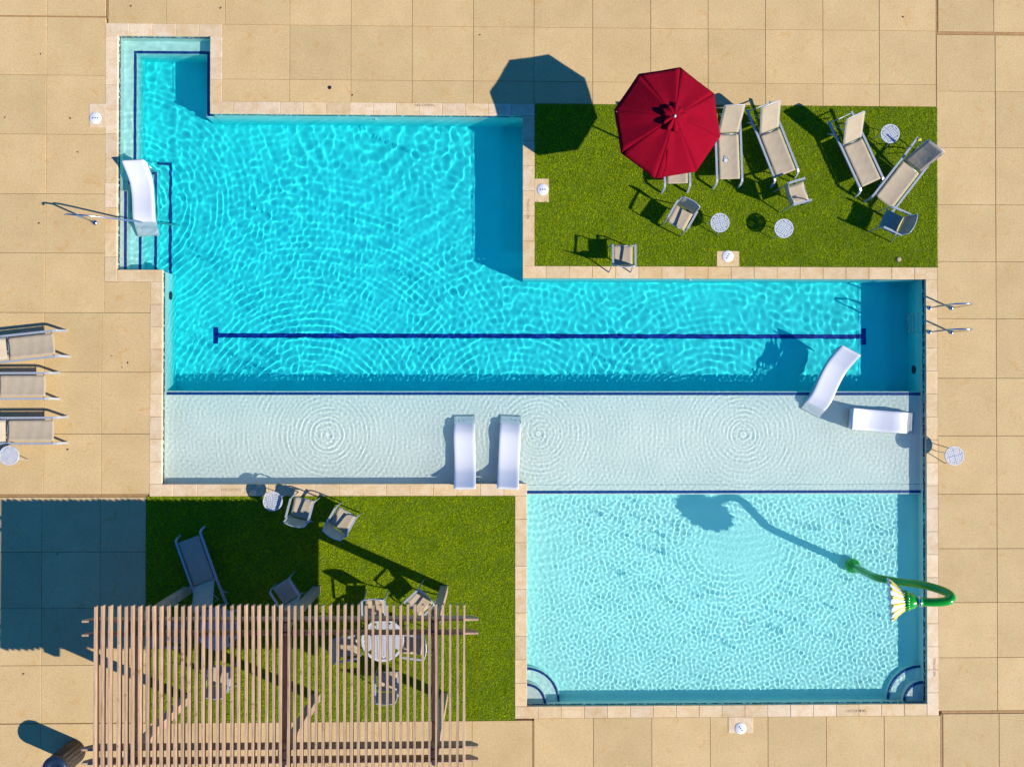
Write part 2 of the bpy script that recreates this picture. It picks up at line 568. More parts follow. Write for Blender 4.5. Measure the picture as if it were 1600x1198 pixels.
w = .075
strip(BX - w - .01, S[1][1] + .02, BX - .01, BY + w + .01, ZB)
strip(BX - .01, BY + .01, BR + w + .01, BY + w + .01, ZB)
strip(BR + .01, YC + .04, BR + w + .01, BY + .01, ZB)
strip(BR + w + .01, YC + .04, XB - .003, YC + .04 + w, ZB)
for i, (sx, sy, sz) in enumerate(S):
    x1 = min(sx, XI)
    strip(x1 - w - .01, YJ + .004, x1 - .01, sy - .01, sz)
    strip([XA + .1, XA + .1, S[1][0], S[2][0] - .1][i], sy - w - .01, x1 - w - .01, sy - .01, sz)
strip(XI + .01, Y_SHELF - .03 - w, XE - .01, Y_SHELF - .03, Z_SHELF)
strip(XG + .01, Y_WADE + .03, XE - .01, Y_WADE + .03 + w, Z_SHELF)
# lane line with its cross ends
a, c = under(337, 524, 1.05), under(1349, 526.5, 1.05)
MB().box((a.x, a.y - .062, Z_DEEP - .01), (c.x, a.y + .062, Z_DEEP + .006)).build('lane_line', M_LANE, pool, wet=True)
for p in (a, c):
    MB().box((p.x - .062, a.y - .22, Z_DEEP - .01), (p.x + .062, a.y + .22, Z_DEEP + .009)).build('lane_line_end', M_LANE, pool, wet=True)
# fittings in the walls and floors
for (x, y, z, ax) in [(under(587, 181, .2).x, YC, -.42, 'y'), (under(1079, 437, .2).x, YD, -.42, 'y'), (XI, under(266, 462, .5).y, -.62, 'x'),
                      (XE, under(1431, 577, .5).y, -.75, 'x')]:
    M = Matrix.Translation((x, y, z)) @ (Matrix.Rotation(R(90), 4, 'X') if ax == 'y' else Matrix.Rotation(R(90), 4, 'Y'))
    r = .05 if ax == 'y' else .11
    f = MB().lathe([(r, -.03), (r, .03), (r * .7, .035), (0.0, .03)], 20, M=M).build('wall_fitting' if ax == 'x' else 'return_inlet', M_LID if ax == 'y' else M_DARK, pool, wet=True)  # large dark fittings: pool light on the west wall, drain on the east wall
for u, v in ((520, 683), (850, 681), (1170, 683)):
    p = under(u, v, .2)
    MB().lathe([(.05, Z_SHELF - .01), (.05, Z_SHELF + .004), (.03, Z_SHELF + .008), (0, Z_SHELF + .008)], 20, (p.x, p.y, 0)).build('bubbler_nozzle', M_LID, pool, wet=True)

# ladder treads let into the east wall
for k in range(3):
    y0, y1 = under(1428, 519, .5).y, under(1428, 489, .5).y
    MB().box((XE - .05, y0, -.45 - .3 * k), (XE + .02, y1, -.42 - .3 * k)).build('ladder_tread', M_LID, pool, wet=True)

# ------------------------------------------------------------------ ground and deck
ground = MB()
zg = -.055
for a, c in [((-80, -80), (XI - .2, YJ - .2)), ((-80, YJ - .2), (XA - .2, 80)), ((XA - .2, YA + .2), (80, 80)), ((XB + .2, YC + .2), (80, YA + .2)),
             ((XC + .2, YD + .2), (80, YC + .2)), ((XE + .2, -80), (80, YD + .2)), ((XI - .2, -80), (XG - .2, YH - .2)), ((XG - .2, -80), (XE + .2, YF - .2))]:
    ground.box((*a, -1.9), (*c, zg))
tag(ground.build('ground', M_SAND), kind='structure')

deck = tag(empty('deck'), kind='structure')
NSLAB = [0]
SEAM = .0048


def slabs(xs, ys, clip=None):
    """one slab in every cell between the joint lines xs, ys (photo pixels on the ground)"""
    X = [at(u, 600).x for u in xs]
    Y = [at(800, v).y for v in ys]
    for i in range(len(X) - 1):
        for j in range(len(Y) - 1):
            z = rng.uniform(-.003, .001)
            MB().slab((X[i] + SEAM, Y[j + 1] + SEAM, -.10), (X[i + 1] - SEAM, Y[j] - SEAM, z), .005).build('slab', M_CONC, deck)
            NSLAB[0] += 1


CE = .29   # coping width


def U(x):
    """photo column of a ground line at metre x"""
    u = 781 + x * 60
    for _ in range(4): u += (x - at(u, 600).x) * 60
    return u


def V(y):
    """photo row of a ground line at metre y"""
    v = 607 - y * 60
    for _ in range(4): v -= (y - at(800, v).y) * 60
    return v



lx = [-200, -112, -22, 70, U(XA - CE)]
slabs(lx, [-241, -150, -59, 31.5])
slabs(lx, [33.5, 123, 214.5, 306.5, 398])
slabs([-200, -112, -22, 69, U(XA - CE)], [398, 490])
slabs([U(XA - CE), U(XI - CE)], [V(YJ - CE), 490])
slabs([-200, -112, -22, 68.5, 158.5, U(XI - CE)], [490, 582, 677.5, 771])
slabs([-200, -112, -22, 66.5, 157.5, 229], [775, 860, 947, 1035, 1124.5])
tx = [166, 257.5, 349.5, 451, 547, 643, 739, 834, 926, 1017, 1107, 1197, 1287, 1375.5, 1464.5]
slabs(tx, [-241, -150, -59, V(YA + CE)])
slabs([U(XB + CE)] + tx[3:], [V(YA + CE), 127, V(YC + CE)])
slabs([1467.5, 1555, 1645, 1735, 1825], [-241, -150, -59, 43])
slabs([U(XE + CE), 1557, 1647, 1737, 1827], [48, 137, 226, 316, 406, 496, 590, 681, 773, 859, 944, 1031, 1115])
bx = [-200, -112, -22, 66.5, 157.5, 247, 341, 443, 547, 645, 738, 832]
slabs(bx, [1125.2, 1214, 1304, 1394])
slabs([834.5, 927, 1018, 1109, 1199, 1290, 1380, 1468], [V(YF - CE), 1214, 1304, 1394])
slabs([1471.5, 1559, 1649, 1739, 1829], [1119.5, 1208, 1298, 1388])
# wide sealed joints
for u0, v0, u1, v1 in [(-22, 31.5, 164, 33.5), (163.2, -59, 165.3, 36), (-22, 771.5, 231, 774.5), (1465, -59, 1467, 157), (1467.5, 43.5, 1700, 47.5),
                       (1470, 1115.5, 1700, 1119), (1468.5, 1120, 1471, 1300), (832.3, 1126, 834.2, 1300), (1465.6, 157, 1468, 415)]:
    a, c = at(u0, v1), at(u1, v0)
    MB().box((at(u0, 600).x, at(800, v1).y, -.08), (at(u1, 600).x, at(800, v0).y, -.008)).build('sealed_joint', M_SEAL, deck)

# coping stones
PALE, PINK, YEL, ORA, TAN = (.76, .59, .38), (.73, .555, .345), (.70, .52, .29), (.70, .49, .24), (.69, .52, .30)


def coping(ax, fixed, lo, hi, side, pal, n_off=0.0):
    """stones along one pool edge; side = direction from the water to the deck"""
    L = hi - lo
    n = max(1, round(L / .612))
    st = L / n
    ov = .022
    for k in range(n):
        a, c = lo + k * st + .0025, lo + (k + 1) * st - .0025
        p, q_ = (fixed - ov, fixed + CE) if side > 0 else (fixed - CE, fixed + ov)
        z = .006 + rng.uniform(-.002, .003)
        if ax == 'x': A, C = (a, p, -.06), (c, q_, z)
        else: A, C = (p, a, -.06), (q_, c, z)
        o = MB().slab(A, C, .008).build('coping_stone', M_COPE, pool)
        t = k / max(1, n - 1)
        c0 = pal[min(len(pal) - 1, int(t * len(pal)))] if rng.random() < .7 else rng.choice([PALE, PINK, YEL, TAN])
        j = rng.uniform(.93, 1.07)
        o.color = (c0[0] * j, c0[1] * j, c0[2] * j, 1)


coping('x', YA, XA - CE, XB + CE, 1, [PALE, PALE, PALE])
coping('y', XA, YJ - CE, YA - .024, -1, [YEL, ORA, YEL, PINK, PALE, PALE])
coping('y', XB, YC + CE, YA - .024, 1, [YEL, PINK, PALE])
coping('x', YC, XB - .022, XC + CE, 1, [PINK, YEL, YEL, PALE, TAN, PALE, PALE])
coping('y', XC, YD + CE, YC - .024, 1, [YEL, TAN, PALE, TAN])
coping('x', YD, XC - .022, XE + CE, 1, [YEL, ORA, YEL, YEL])
coping('y', XE, YF - CE, YD - .024, 1, [PALE, PALE, PALE, YEL, YEL])
coping('x', YF, XG - CE, XE - .024, -1, [YEL, YEL, TAN, PALE, YEL])
coping('y', XG, YF + .024, YH - CE, -1, [YEL, TAN, PINK, YEL])
coping('x', YH, XI - CE, XG + .022, -1, [PINK, TAN, TAN, YEL, YEL])
coping('y', XI, YH + .024, YJ - CE, -1, [PALE, PINK, YEL, YEL, TAN])
coping('x', YJ, XA + .024, XI + .022, -1, [YEL, YEL])
# faded safety lettering on the coping


def lettering(txt, u, v, size, rz):
    cu = bpy.data.curves.new('tmp', 'FONT'); cu.body = txt; cu.size = size
    cu.align_x = 'CENTER'; cu.align_y = 'CENTER'; cu.extrude = .0015; cu.resolution_u = 2
    ob = bpy.data.objects.new('tmp', cu); COL.objects.link(ob)
    dg = bpy.context.evaluated_depsgraph_get()
    me = bpy.data.meshes.new_from_object(ob.evaluated_get(dg))
    bpy.data.objects.remove(ob); bpy.data.curves.remove(cu)
    me.name = 'painted_lettering'; me.materials.clear(); me.materials.append(M_INK)
    p = at(u, v)
    link('painted_lettering', me, pool, (p.x, p.y, .0105), (0, 0, rz))


lettering('NO DIVING', 1338, 1110, .10, 0)
lettering('NO DIVING', 664, 165, .10, 0)
lettering('NO DIVING', 1460, 1042, .09, R(90))
lettering('NO DIVING', 825.5, 327, .10, R(90))
lettering('NO DIVING', 362, 765, .10, 0)

# ------------------------------------------------------------------ water
g = .0195
xs = np.arange(-9.97, 13.0, g); ys = np.arange(-9.4, 9.22, g)
X, Y = np.meshgrid(xs, ys)
Hh = np.zeros_like(X)


def waves(n, l0, l1, curv, mask, dirs=None):
    global Hh
    o = np.zeros_like(X)
    for i in range(n):
        lam = math.exp(nrng.uniform(math.log(l0), math.log(l1))); k = 2 * math.pi / lam
        th = nrng.uniform(0, 2 * math.pi) if dirs is None else nrng.normal(dirs[0], dirs[1])
        o += curv / k ** 2 * math.sqrt(2 / n) * np.sin(k * (X * math.cos(th) + Y * math.sin(th)) + nrng.uniform(0, 6.28))
    Hh += o * mask


def rings(cx, cy, l0, l1, curv, r0, fall, mask, nj=5, mode=.5):
    global Hh
    r = np.hypot(X - cx, Y - cy) + 1e-6
    th = np.arctan2(Y - cy, X - cx)
    o = np.zeros_like(X)
    for j in range(nj):
        lam = l0 + (l1 - l0) * (j + .5) / nj; k = 2 * math.pi / lam
        ph = (.5 + .5 * np.minimum(r, 2)) * (.8 * np.sin(2 * th + 1.7 * j + cx) + .7 * np.sin(5 * th + 2 * j + 2 * cx + r) + .45 * np.sin(11 * th + j - 2 * r))
        o += curv / k ** 2 * math.sqrt(2 / nj) * np.sin(k * r + ph + nrng.uniform(0, 6.28))
    Hh += o * mask * smooth(0, .12, r) * (1 / (1 + (r / r0) ** fall))


deep = smooth(Y_SHELF - .35, Y_SHELF + .25, Y)
wade = 1 - smooth(Y_WADE - .5, Y_WADE + .15, Y)
shelf = (1 - deep) * (1 - wade)
east = smooth(-3.5, 3.5, X)
north = smooth(2.5, 6.0, Y)
calm = smooth(-2.0, 2.0, X) * deep
# deep water: fine cross-chop to the west, long lazy swell to the east and north
amod = 1 + .30 * np.sin(.9 * X + .5 * Y + 1) * np.sin(.7 * Y - .4 * X) + .18 * np.sin(2.1 * X - 1.3 * Y)
waves(34, .11, .21, .40, deep * amod * (1 - .70 * east) * (1 - .50 * north))
waves(40, .17, .31, .40, deep * amod * (.35 + .65 * np.maximum(east, north)))
waves(20, .30, .45, .12, deep * amod)
waves(16, .5, 1.1, .12, deep)
# shelf and wading pool
waves(34, .078, .15, 1.15, shelf)
sdx, sdy = X - at(1185, 868).x, Y - at(1185, 868).y
splash = np.exp(-((sdx * .96 - sdy * .28) ** 2 / 2.6 + (sdx * .28 + sdy * .96) ** 2 / 1.0))
core = smooth(.12, .95, splash + .10 * np.sin(3.1 * X + 2 * Y) * np.sin(2.3 * Y - 1.1 * X))
edge = smooth(0, 2.2, X - XG + .5 * np.sin(1.7 * Y))
waves(60, .085, .15, 1.95, wade * (1 - .88 * core) * (.30 + .70 * edge))
waves(40, .075, .11, .5, wade * core)
waves(20, .15, .24, .35, wade * (1 - .6 * core))
sx, sy = at(1165, 860).x, at(1165, 860).y
rings(sx, sy, .11, .20, 1.5, 2.2, 2, wade * (1 - core), 5)
for u, v in ((520, 683), (850, 681), (1170, 683)):
    p = under(u, v, .2)
    far = 1 - .55 * smooth(.5, 2.5, np.hypot(X - p.x, Y - p.y))
    rings(p.x, p.y, .08, .15, 4.2 if u < 600 else 3.6, .7, 1.3, shelf, 5)
    rings(p.x, p.y, .15, .22, 1.0 if u < 600 else .55, 3.4, 2, deep, 4)
    rings(p.x, p.y, .05 + .12, .22, 1.4, 1.5, 1.6, wade, 3)
    r = np.hypot(X - p.x, Y - p.y)
    Hh += .005 * np.exp(-(r / .11) ** 2)
# returns near the north wall stir long arcs
rings(at(595, 190).x, at(595, 190).y, .3, .5, .35, 3.5, 2, deep, 3)
rings(at(220, 330).x, at(220, 330).y, .13, .20, .75, 2.6, 2, deep, 3)
msk = np.zeros(X.shape, bool)
inside = np.zeros(X.shape, bool)
for a, b_, c, d_ in [(XA - .03, YJ - .03, XB + .03, YA + .03), (XI - .03, YH - .03, XC + .03, YC + .03), (XA - .03, YJ - .03, XC + .03, YC + .03), (XG - .03, YF - .03, XE + .03, YD + .03)]:
    inside |= (X > a) & (X < c) & (Y > b_) & (Y < d_)
    msk |= (X > a) & (X < c + 1.9) & (Y > b_ - 1.0) & (Y < d_)   # unseen sheet added below the deck to help sunlight refract into the pool
Hh = np.where(inside, Hh, 0)
qd = msk[:-1, :-1] & msk[1:, :-1] & msk[:-1, 1:] & msk[1:, 1:]
used = np.zeros(X.shape, bool)
for sl in ((slice(None, -1), slice(None, -1)), (slice(1, None), slice(None, -1)), (slice(None, -1), slice(1, None)), (slice(1, None), slice(1, None))):
    used[sl] |= qd
idx = -np.ones(X.shape, np.int64)
idx[used] = np.arange(used.sum())


def np_mesh(name, V, Fc, m, sm=True):
    me = bpy.data.meshes.new(name)
    me.vertices.add(len(V)); me.vertices.foreach_set('co', V.astype(np.float32).ravel())
    k = Fc.shape[1]
    me.loops.add(Fc.size); me.loops.foreach_set('vertex_index', Fc.astype(np.int32).ravel())
    me.polygons.add(len(Fc)); me.polygons.foreach_set('loop_start', np.arange(0, Fc.size, k, dtype=np.int32))
    me.update(calc_edges=True)
    me.polygons.foreach_set('use_smooth', np.full(len(Fc), sm))
    me.materials.append(m)
    return me


jj, ii = np.nonzero(qd)
m_water, ns, ls, b = nodemat('clear_water')
ns.remove(b)
gl = ns.new('ShaderNodeBsdfGlass'); gl.inputs['IOR'].default_value = 1.33; gl.inputs['Roughness'].default_value = 0
gl.inputs['Color'].default_value = (.93, .985, .98, 1)
ls.new(gl.outputs[0], ns['Material Output'].inputs[0])
wm = np_mesh('water', np.stack([X[used], Y[used], Hh[used] + WATER_Z], 1),
             np.stack([idx[jj, ii], idx[jj, ii + 1], idx[jj + 1, ii + 1], idx[jj + 1, ii]], 1), m_water)
water = tag(link('water', wm), kind='structure')
water.cycles.is_caustics_caster = True

# ------------------------------------------------------------------ lawns of artificial turf
PADS = [(835, 279, 857.5, 315.5, 848, 296.5, 0), (1120, 391, 1155.5, 415, 1137, 400.5, 60), (137.5, 167, 163.5, 203.5, 149.5, 185, 0), (1137, 1122, 1175.5, 1147, 1157, 1137, -50)]
LAWNS = [(U(XC + CE) + .3, V(YC + CE) + .3, 1465.8, V(YD + CE) - .3), (230, V(YH - CE) + .3, U(XG - CE) - .3, 1124.5)]
lawn = tag(empty('lawn'), kind='structure')
bv, nb = [], 0
for (u0, v0, u1, v1) in LAWNS:
    x0, x1, y0, y1 = at(u0, 600).x, at(u1, 600).x, at(800, v1).y, at(800, v0).y
    MB().box((x0, y0, -.10), (x1, y1, .0)).build('turf_backing', M_SOIL, lawn)
    n = int((x1 - x0) * (y1 - y0) * 5200)
    px = nrng.uniform(x0 + .005, x1 - .005, n); py = nrng.uniform(y0 + .005, y1 - .005, n)
    ok = np.ones(n, bool)
    for pd in PADS[:2]:
        ok &= ~((px > at(pd[0], 600).x) & (px < at(pd[2], 600).x) & (py > at(800, pd[3]).y) & (py < at(800, pd[1]).y))
    px, py = px[ok], py[ok]; n = len(px)
    cl = np.zeros(n)
    for k_ in range(10):
        kk = nrng.uniform(8, 40); th = nrng.uniform(0, 6.28)
        cl += np.sin(kk * (px * math.cos(th) + py * math.sin(th)) + nrng.uniform(0, 6.28))
    cl = cl / 3
    h = (.020 + .009 * nrng.random(n)) * (1 + .22 * np.clip(cl, -1.5, 1.5))
    a = nrng.uniform(0, 6.28, n); lean = nrng.uniform(.4, 1.9, n) * h
    la = a + nrng.normal(1.57, .6, n)
    wd = nrng.uniform(.004, .0075, n)
    z = np.full(n, .001)
    b0 = np.stack([px - np.cos(a) * wd, py - np.sin(a) * wd, z], 1)
    b1 = np.stack([px + np.cos(a) * wd, py + np.sin(a) * wd, z], 1)
    tp = np.stack([px + np.cos(la) * lean, py + np.sin(la) * lean, h], 1)
    bv.append(np.stack([b0, b1, tp], 1).reshape(-1, 3))
V = np.concatenate(bv)
tag(link('grass', np_mesh('grass', V, np.arange(len(V)).reshape(-1, 3), M_TURF, False)), 'short green turf blades covering both lawns', 'grass', kind='stuff')

# ------------------------------------------------------------------ skimmer lids
LID_LABEL = ['white round skimmer lid in the pad on the upper lawn beside the deep pool corner', 'white round skimmer lid in the pad on the upper lawn edge above the swimming lane',
             'white round skimmer lid left of the alcove pool on the deck', 'white round skimmer lid on the deck below the wading pool']
for (u0, v0, u1, v1, cu, cv, rot), lab in zip(PADS, LID_LABEL):
    c = at(cu, cv)
    r = tag(empty('skimmer_lid', (c.x, c.y, 0), R(rot)), lab, 'skimmer lid', 'white skimmer lids round the pool')
    x0, x1, y0, y1 = at(u0, 600).x, at(u1, 600).x, at(800, v1).y, at(800, v0).y
    o = MB().slab((x0, y0, -.06), (x1, y1, .009), .006).build('surround_stone', M_COPE, pool)
    o.color = (*(YEL if cu in (848, 1137) else PINK), 1)
    MB().lathe([(.150, .005), (.150, .016), (.142, .021), (0, .022)], 32).build('lid', M_LID, r)
    for k in (-1, 0, 1):
        MB().lathe([(.017, .021), (.017, .0245), (0, .0245)], 12, (k * .06, 0, 0)).build('finger_hole', M_DARK, r)


# ------------------------------------------------------------------ sun loungers
def heading(foot, head, z):
    a, c = at(*foot, z), at(*head, z)
    return a, math.atan2(c.y - a.y, c.x - a.x)


def make_lounger():
    r = empty('sun_lounger')
    L = 1.92
    for s in (-1, 1):
        y = s * .325
        MB().tube([(L, y, .30), (1.2, y, .335), (.02, y, .335), (-.04, y, .315), (-.085, y, .20), (-.125, y * 1.03, 0)], 0, rect=(.027, .02)).build('side_rail', M_ALU, r)
        MB().tube([(1.50, y * .97, .32), (1.62, y * .97, .15), (1.68, y * .97, 0)], .018, 8).build('leg', M_ALU, r)
    for x in (.08, 1.19, 1.88):
        MB().tube([(x, -.30, .30), (x, .30, .30)], .014, 8).build('crossbar', M_ALU, r)
    g_ = [[(x, y, .345 - .022 * (1 - (y / .265) ** 2) + .004 * math.sin(x * 23 + y * 9) * math.sin(y * 14)) for y in np.linspace(-.265, .265, 9)] for x in np.linspace(.02, 1.17, 22)]
    MB().sheet(g_, .006).build('seat_sling', M_SLING, r)
    back = empty('backrest', (1.20, 0, .345)); back.parent = r; back.rotation_euler = (0, -R(50), 0)
    g_ = [[(x, y, -.018 * (1 - (y / .25) ** 2) * math.sin(math.pi * min(1, x / .7)) + .003 * math.sin(x * 20 + y * 7)) for y in np.linspace(-.255, .255, 9)] for x in np.linspace(.01, .76, 14)]
    MB().sheet(g_, .006).build('backrest_sling', M_SLING, back)
    MB().tube([(0, -.262, -.012), (.74, -.262, -.012), (.765, -.24, -.012), (.765, .24, -.012), (.74, .262, -.012), (0, .262, -.012)], .012, 8).build('backrest_frame', M_ALU, back)
    MB().tube([(1.45, -.2, .62), (1.72, -.2, .31), (1.72, .2, .31), (1.45, .2, .62)], .010, 8).build('support_bar', M_ALU, r)
    return r


LG = 'tan sling sun loungers'
LOUNGERS = [((1058.6, 288), (1055, 173), 50, 'tan sling sun lounger almost hidden under the crimson umbrella, only its foot end showing'),
            ((1140, 281), (1136, 166), 50, 'tan sling sun lounger beside the umbrella with a small white item on its seat'),
            ((1228.5, 272.5), (1185.5, 163), 50, 'tan sling sun lounger angled at the top of the upper lawn, above an armchair'),
            ((1361.9, 287), (1311.2, 177), 50, 'tan sling sun lounger with raised back left of the side table at the lawn corner'),
            ((1380.5, 317), (1450.3, 226.8), 60, 'tan sling sun lounger with dark shaded backrest leaning over the lawn edge'),
            ((86, 536.5), (-29, 549), 42, 'slightly turned sun lounger, topmost of the three on the left deck'),
            ((72, 602.7), (-43, 603), 42, 'straight sun lounger in the middle of the three on the left deck'),
            ((85, 672.5), (-30, 673), 42, 'sun lounger on the left deck next to the round side table'),
            ((294.4, 840.5), (333.4, 949.7), 48, 'sun lounger in the deep shade of the lower lawn reaching under the pergola')]
proto = make_lounger()
for i, (f, h, ang, lab) in enumerate(LOUNGERS):
    o = proto if i == 0 else copy_thing(proto)
    a, rz = heading(f, h, .335)
    o.location = (a.x, a.y, .0); o.rotation_euler = (0, 0, rz)
    tag(o, lab, 'sun lounger', LG)
    for ch in o.children:
        if ch.name.startswith('backrest'):
            ch.rotation_euler = (0, -R(ang), 0)


# ------------------------------------------------------------------ armchairs
def make_chair():
    r = empty('armchair')
    for s in (-1, 1):
        y = s * .285
        MB().tube([(.30, y, 0), (.285, y, .42), (.265, y, .57), (.22, y, .625), (.15, y, .64), (-.10, y, .65), (-.26, y, .66)], .016, 8).build('front_leg', M_ALU, r)
        MB().tube([(.24, y, .652), (-.02, y, .662), (-.26, y * .99, .668)], 0, rect=(.026, .009)).build('armrest', M_ALU, r)
        MB().tube([(-.36, y, 0), (-.24, y * .95, .40), (-.25, y * .93, .55), (-.315, y * .9, .87)], .016, 8).build('rear_leg', M_ALU, r)
    g_ = [[(x, y, .43 + .03 * (x + .22) / .48 - .02 * (1 - (y / .25) ** 2) - .02 * max(0, (x - .2) / .08)) for y in np.linspace(-.25, .25, 7)] for x in np.linspace(-.23, .27, 8)]
    MB().sheet(g_, .006).build('seat', M_SLING, r)
    g_ = [[(-.235 - .085 * t - .045 * (1 - (y / .25) ** 2) * (.35 + .65 * t), y, .45 + .43 * t) for y in np.linspace(.25, -.25, 9)] for t in np.linspace(0, 1, 8)]
    MB().sheet(g_, .006).build('backrest', M_SLING, r)
    MB().tube([(-.318 - .045 * (1 - (y / .255) ** 2), y, .88) for y in np.linspace(-.255, .255, 9)], .014, 8).build('top_rail', M_ALU, r)
    MB().tube([(.26, -.285, .42), (.26, .285, .42)], .012, 8).build('seat_bar', M_ALU, r)
    return r


CG = 'tan sling armchairs'
# photo position of the seat, heading in the photo (right, down)
CHAIRS = [((1063, 339), (-.5, .87), 'tan armchair on the upper lawn next to the round table nearest the umbrella'),
          ((1244, 303), (.955, -.296), 'tan armchair with dark-backed seat just below a lounger on the upper lawn'),
          ((1394, 348), (-.91, -.415), 'armchair with dark shaded seat at the foot of the lounger near the right lawn edge'),
          ((973, 399.5), (0, -1), 'tan armchair alone at the pool edge of the upper lawn'),
          ((471.5, 795), (.25, -.97), 'tan armchair beside the small round table on the lower lawn, half in shade'),
          ((534.5, 813.5), (.5, -.866), 'tan armchair in full sun at the top of the lower lawn'),
          ((449, 924), (-.55, -.83), 'armchair in deep shade beside the middle pergola post'),
          ((586, 950), (.03, 1), 'armchair at the top side of the round dining table by the pergola edge'),
          ((656, 940), (-.72, .69), 'armchair turned beside the right pergola post on the lower lawn'),
          ((646, 1006), (-1, -.12), 'armchair on the right side of the dining table under the pergola slats'),
          ((543, 1009), (1, -.15), 'armchair on the left side of the dining table under the pergola slats'),
          ((606, 1066), (0, -1), 'armchair below the dining table under the pergola slats'),
          ((345, 1057), (.1, -1), 'armchair below the shaded dining table under the pergola slats'),
          ((273, 988), (1, .1), 'armchair left of the shaded dining table under the pergola slats')]
proto = make_chair()
for i, (p, d, lab) in enumerate(CHAIRS):
    o = proto if i == 0 else copy_thing(proto)
    a = at(*p, .44)
    o.location = (a.x, a.y, 0); o.rotation_euler = (0, 0, math.atan2(-d[1], d[0]))
    tag(o, lab, 'armchair', CG)


# ------------------------------------------------------------------ tables
def woven_top(rad, cell, nbar, z, mb, chevron=False):
    gap = .011
    n = int(rad / cell) + 1
    for i in range(-n, n + 1):
        for j in range(-n, n + 1):
            for k in range(nbar):
                bw = cell / nbar
                lo = k * bw + gap / 2; hi = (k + 1) * bw - gap / 2
                ac = (i + j) % 2 == 0
                if ac: x0, x1, y0, y1 = i * cell + gap / 2, (i + 1) * cell - gap / 2, j * cell + lo, j * cell + hi
                else: x0, x1, y0, y1 = i * cell + lo, i * cell + hi, j * cell + gap / 2, (j + 1) * cell - gap / 2
                if ac:
                    v = max(abs(y0), abs(y1)); lim = math.sqrt(max(0, rad * rad - v * v)); x0, x1 = max(x0, -lim), min(x1, lim)
                    if x1 - x0 < .01: continue
                else:
                    v = max(abs(x0), abs(x1)); lim = math.sqrt(max(0, rad * rad - v * v)); y0, y1 = max(y0, -lim), min(y1, lim)
                    if y1 - y0 < .01: continue
                mb.box((x0, y0, z - .012), (x1, y1, z))


def ring(r0, r1, z0, z1, n=40):
    mb = MB()
    prof = [(r0, z0), (r1, z0), (r1, z1), (r0, z1)]
    for k in range(n):
        a, c = 2 * math.pi * k / n, 2 * math.pi * (k + 1) / n
        for i in range(4):
            (ra, za), (rb, zb_) = prof[i], prof[(i + 1) % 4]
            b = len(mb.v)
            mb.v += [(ra * math.cos(a), ra * math.sin(a), za), (rb * math.cos(a), rb * math.sin(a), zb_), (rb * math.cos(c), rb * math.sin(c), zb_), (ra * math.cos(c), ra * math.sin(c), za)]
            mb.f.append((b, b + 1, b + 2, b + 3)); mb.sm.append(False)
    return mb


def make_side_table():
    r = empty('side_table')
    mb = MB(); woven_top(.222, .15, 3, .44, mb); mb.build('table_top', M_TABLE, r)
    ring(.216, .245, .415, .443).build('rim', M_TABLE, r)
    MB().box((-.22, -.012, .415), (.22, .012, .427)).box((-.012, -.22, .412), (.012, .22, .4265)).build('brace', M_TABLE, r)
    for k in range(3):
        a = k * 2.094 + .4
        MB().tube([(.16 * math.cos(a), .16 * math.sin(a), .42), (.17 * math.cos(a), .17 * math.sin(a), .30), (.24 * math.cos(a), .24 * math.sin(a), 0)], .010, 8).build('leg', M_TABLE, r)
    return r


TABLES = [((1125, 348), 20, 'small round woven-top table next to the armchair nearest the umbrella'), ((1225, 357), -35, 'small round woven-top table casting a clear round shadow on the upper lawn'),
          ((1391, 209), 35, 'small round woven-top table between two loungers at the upper lawn corner'), ((426, 783), 5, 'small round woven-top table at the top edge of the lower lawn'),
          ((14, 711.5), 60, 'small round woven-top table on the left deck below the loungers'), ((1491.5, 712), 15, 'small round woven-top table alone on the right deck')]
proto = make_side_table()
for i, (p, rot, lab) in enumerate(TABLES):
    o = proto if i == 0 else copy_thing(proto)
    a = at(*p, .44)
    o.location = (a.x, a.y, 0); o.rotation_euler = (0, 0, R(rot))
    tag(o, lab, 'side table', 'small round side tables')


def make_dining():
    r = empty('dining_table')
    mb = MB()
    rad, bw, gap = .50, .040, .008
    nb_ = int(rad / .14) + 1
    for c in range(-nb_, nb_):
        x0, x1 = c * .14 + .006, (c + 1) * .14 - .006
        sl = .55 if c % 2 else -.55
        for k in range(-16, 17):
            yc = k * bw
            pts = [(x0, yc - sl * .07), (x1, yc + sl * .07), (x1, yc + sl * .07 + bw - gap), (x0, yc - sl * .07 + bw - gap)]
            if max(math.hypot(*p) for p in pts) > rad + .02: continue
            mb.quadbox([(x, y, .715) for x, y in pts] + [(x, y, .73) for x, y in pts])
    mb.build('table_top', M_TABLE, r)
    ring(.47, .53, .70, .733, 56).build('rim', M_TABLE, r)
    MB().box((-.5, -.02, .69), (.5, .02, .712)).box((-.02, -.5, .685), (.02, .5, .711)).build('brace', M_TABLE, r)
    for k in range(4):
        a = k * math.pi / 2 + .78
        MB().tube([(.36 * math.cos(a), .36 * math.sin(a), .70), (.38 * math.cos(a), .38 * math.sin(a), .4), (.46 * math.cos(a), .46 * math.sin(a), 0)], .018, 8).build('leg', M_TABLE, r)
    return r


proto = make_dining()
for i, (p, lab) in enumerate([((598, 1000), 'round slatted dining table in sun under the pergola with an orange packet on it'),
                              ((339, 982), 'round slatted dining table in shade under the pergola, beside the shaded lounger')]):
    o = proto if i == 0 else copy_thing(proto)
    a = at(*p, .73); o.location = (a.x, a.y, 0); o.rotation_euler = (0, 0, .05)
    tag(o, lab, 'dining table', 'round dining tables under the pergola')

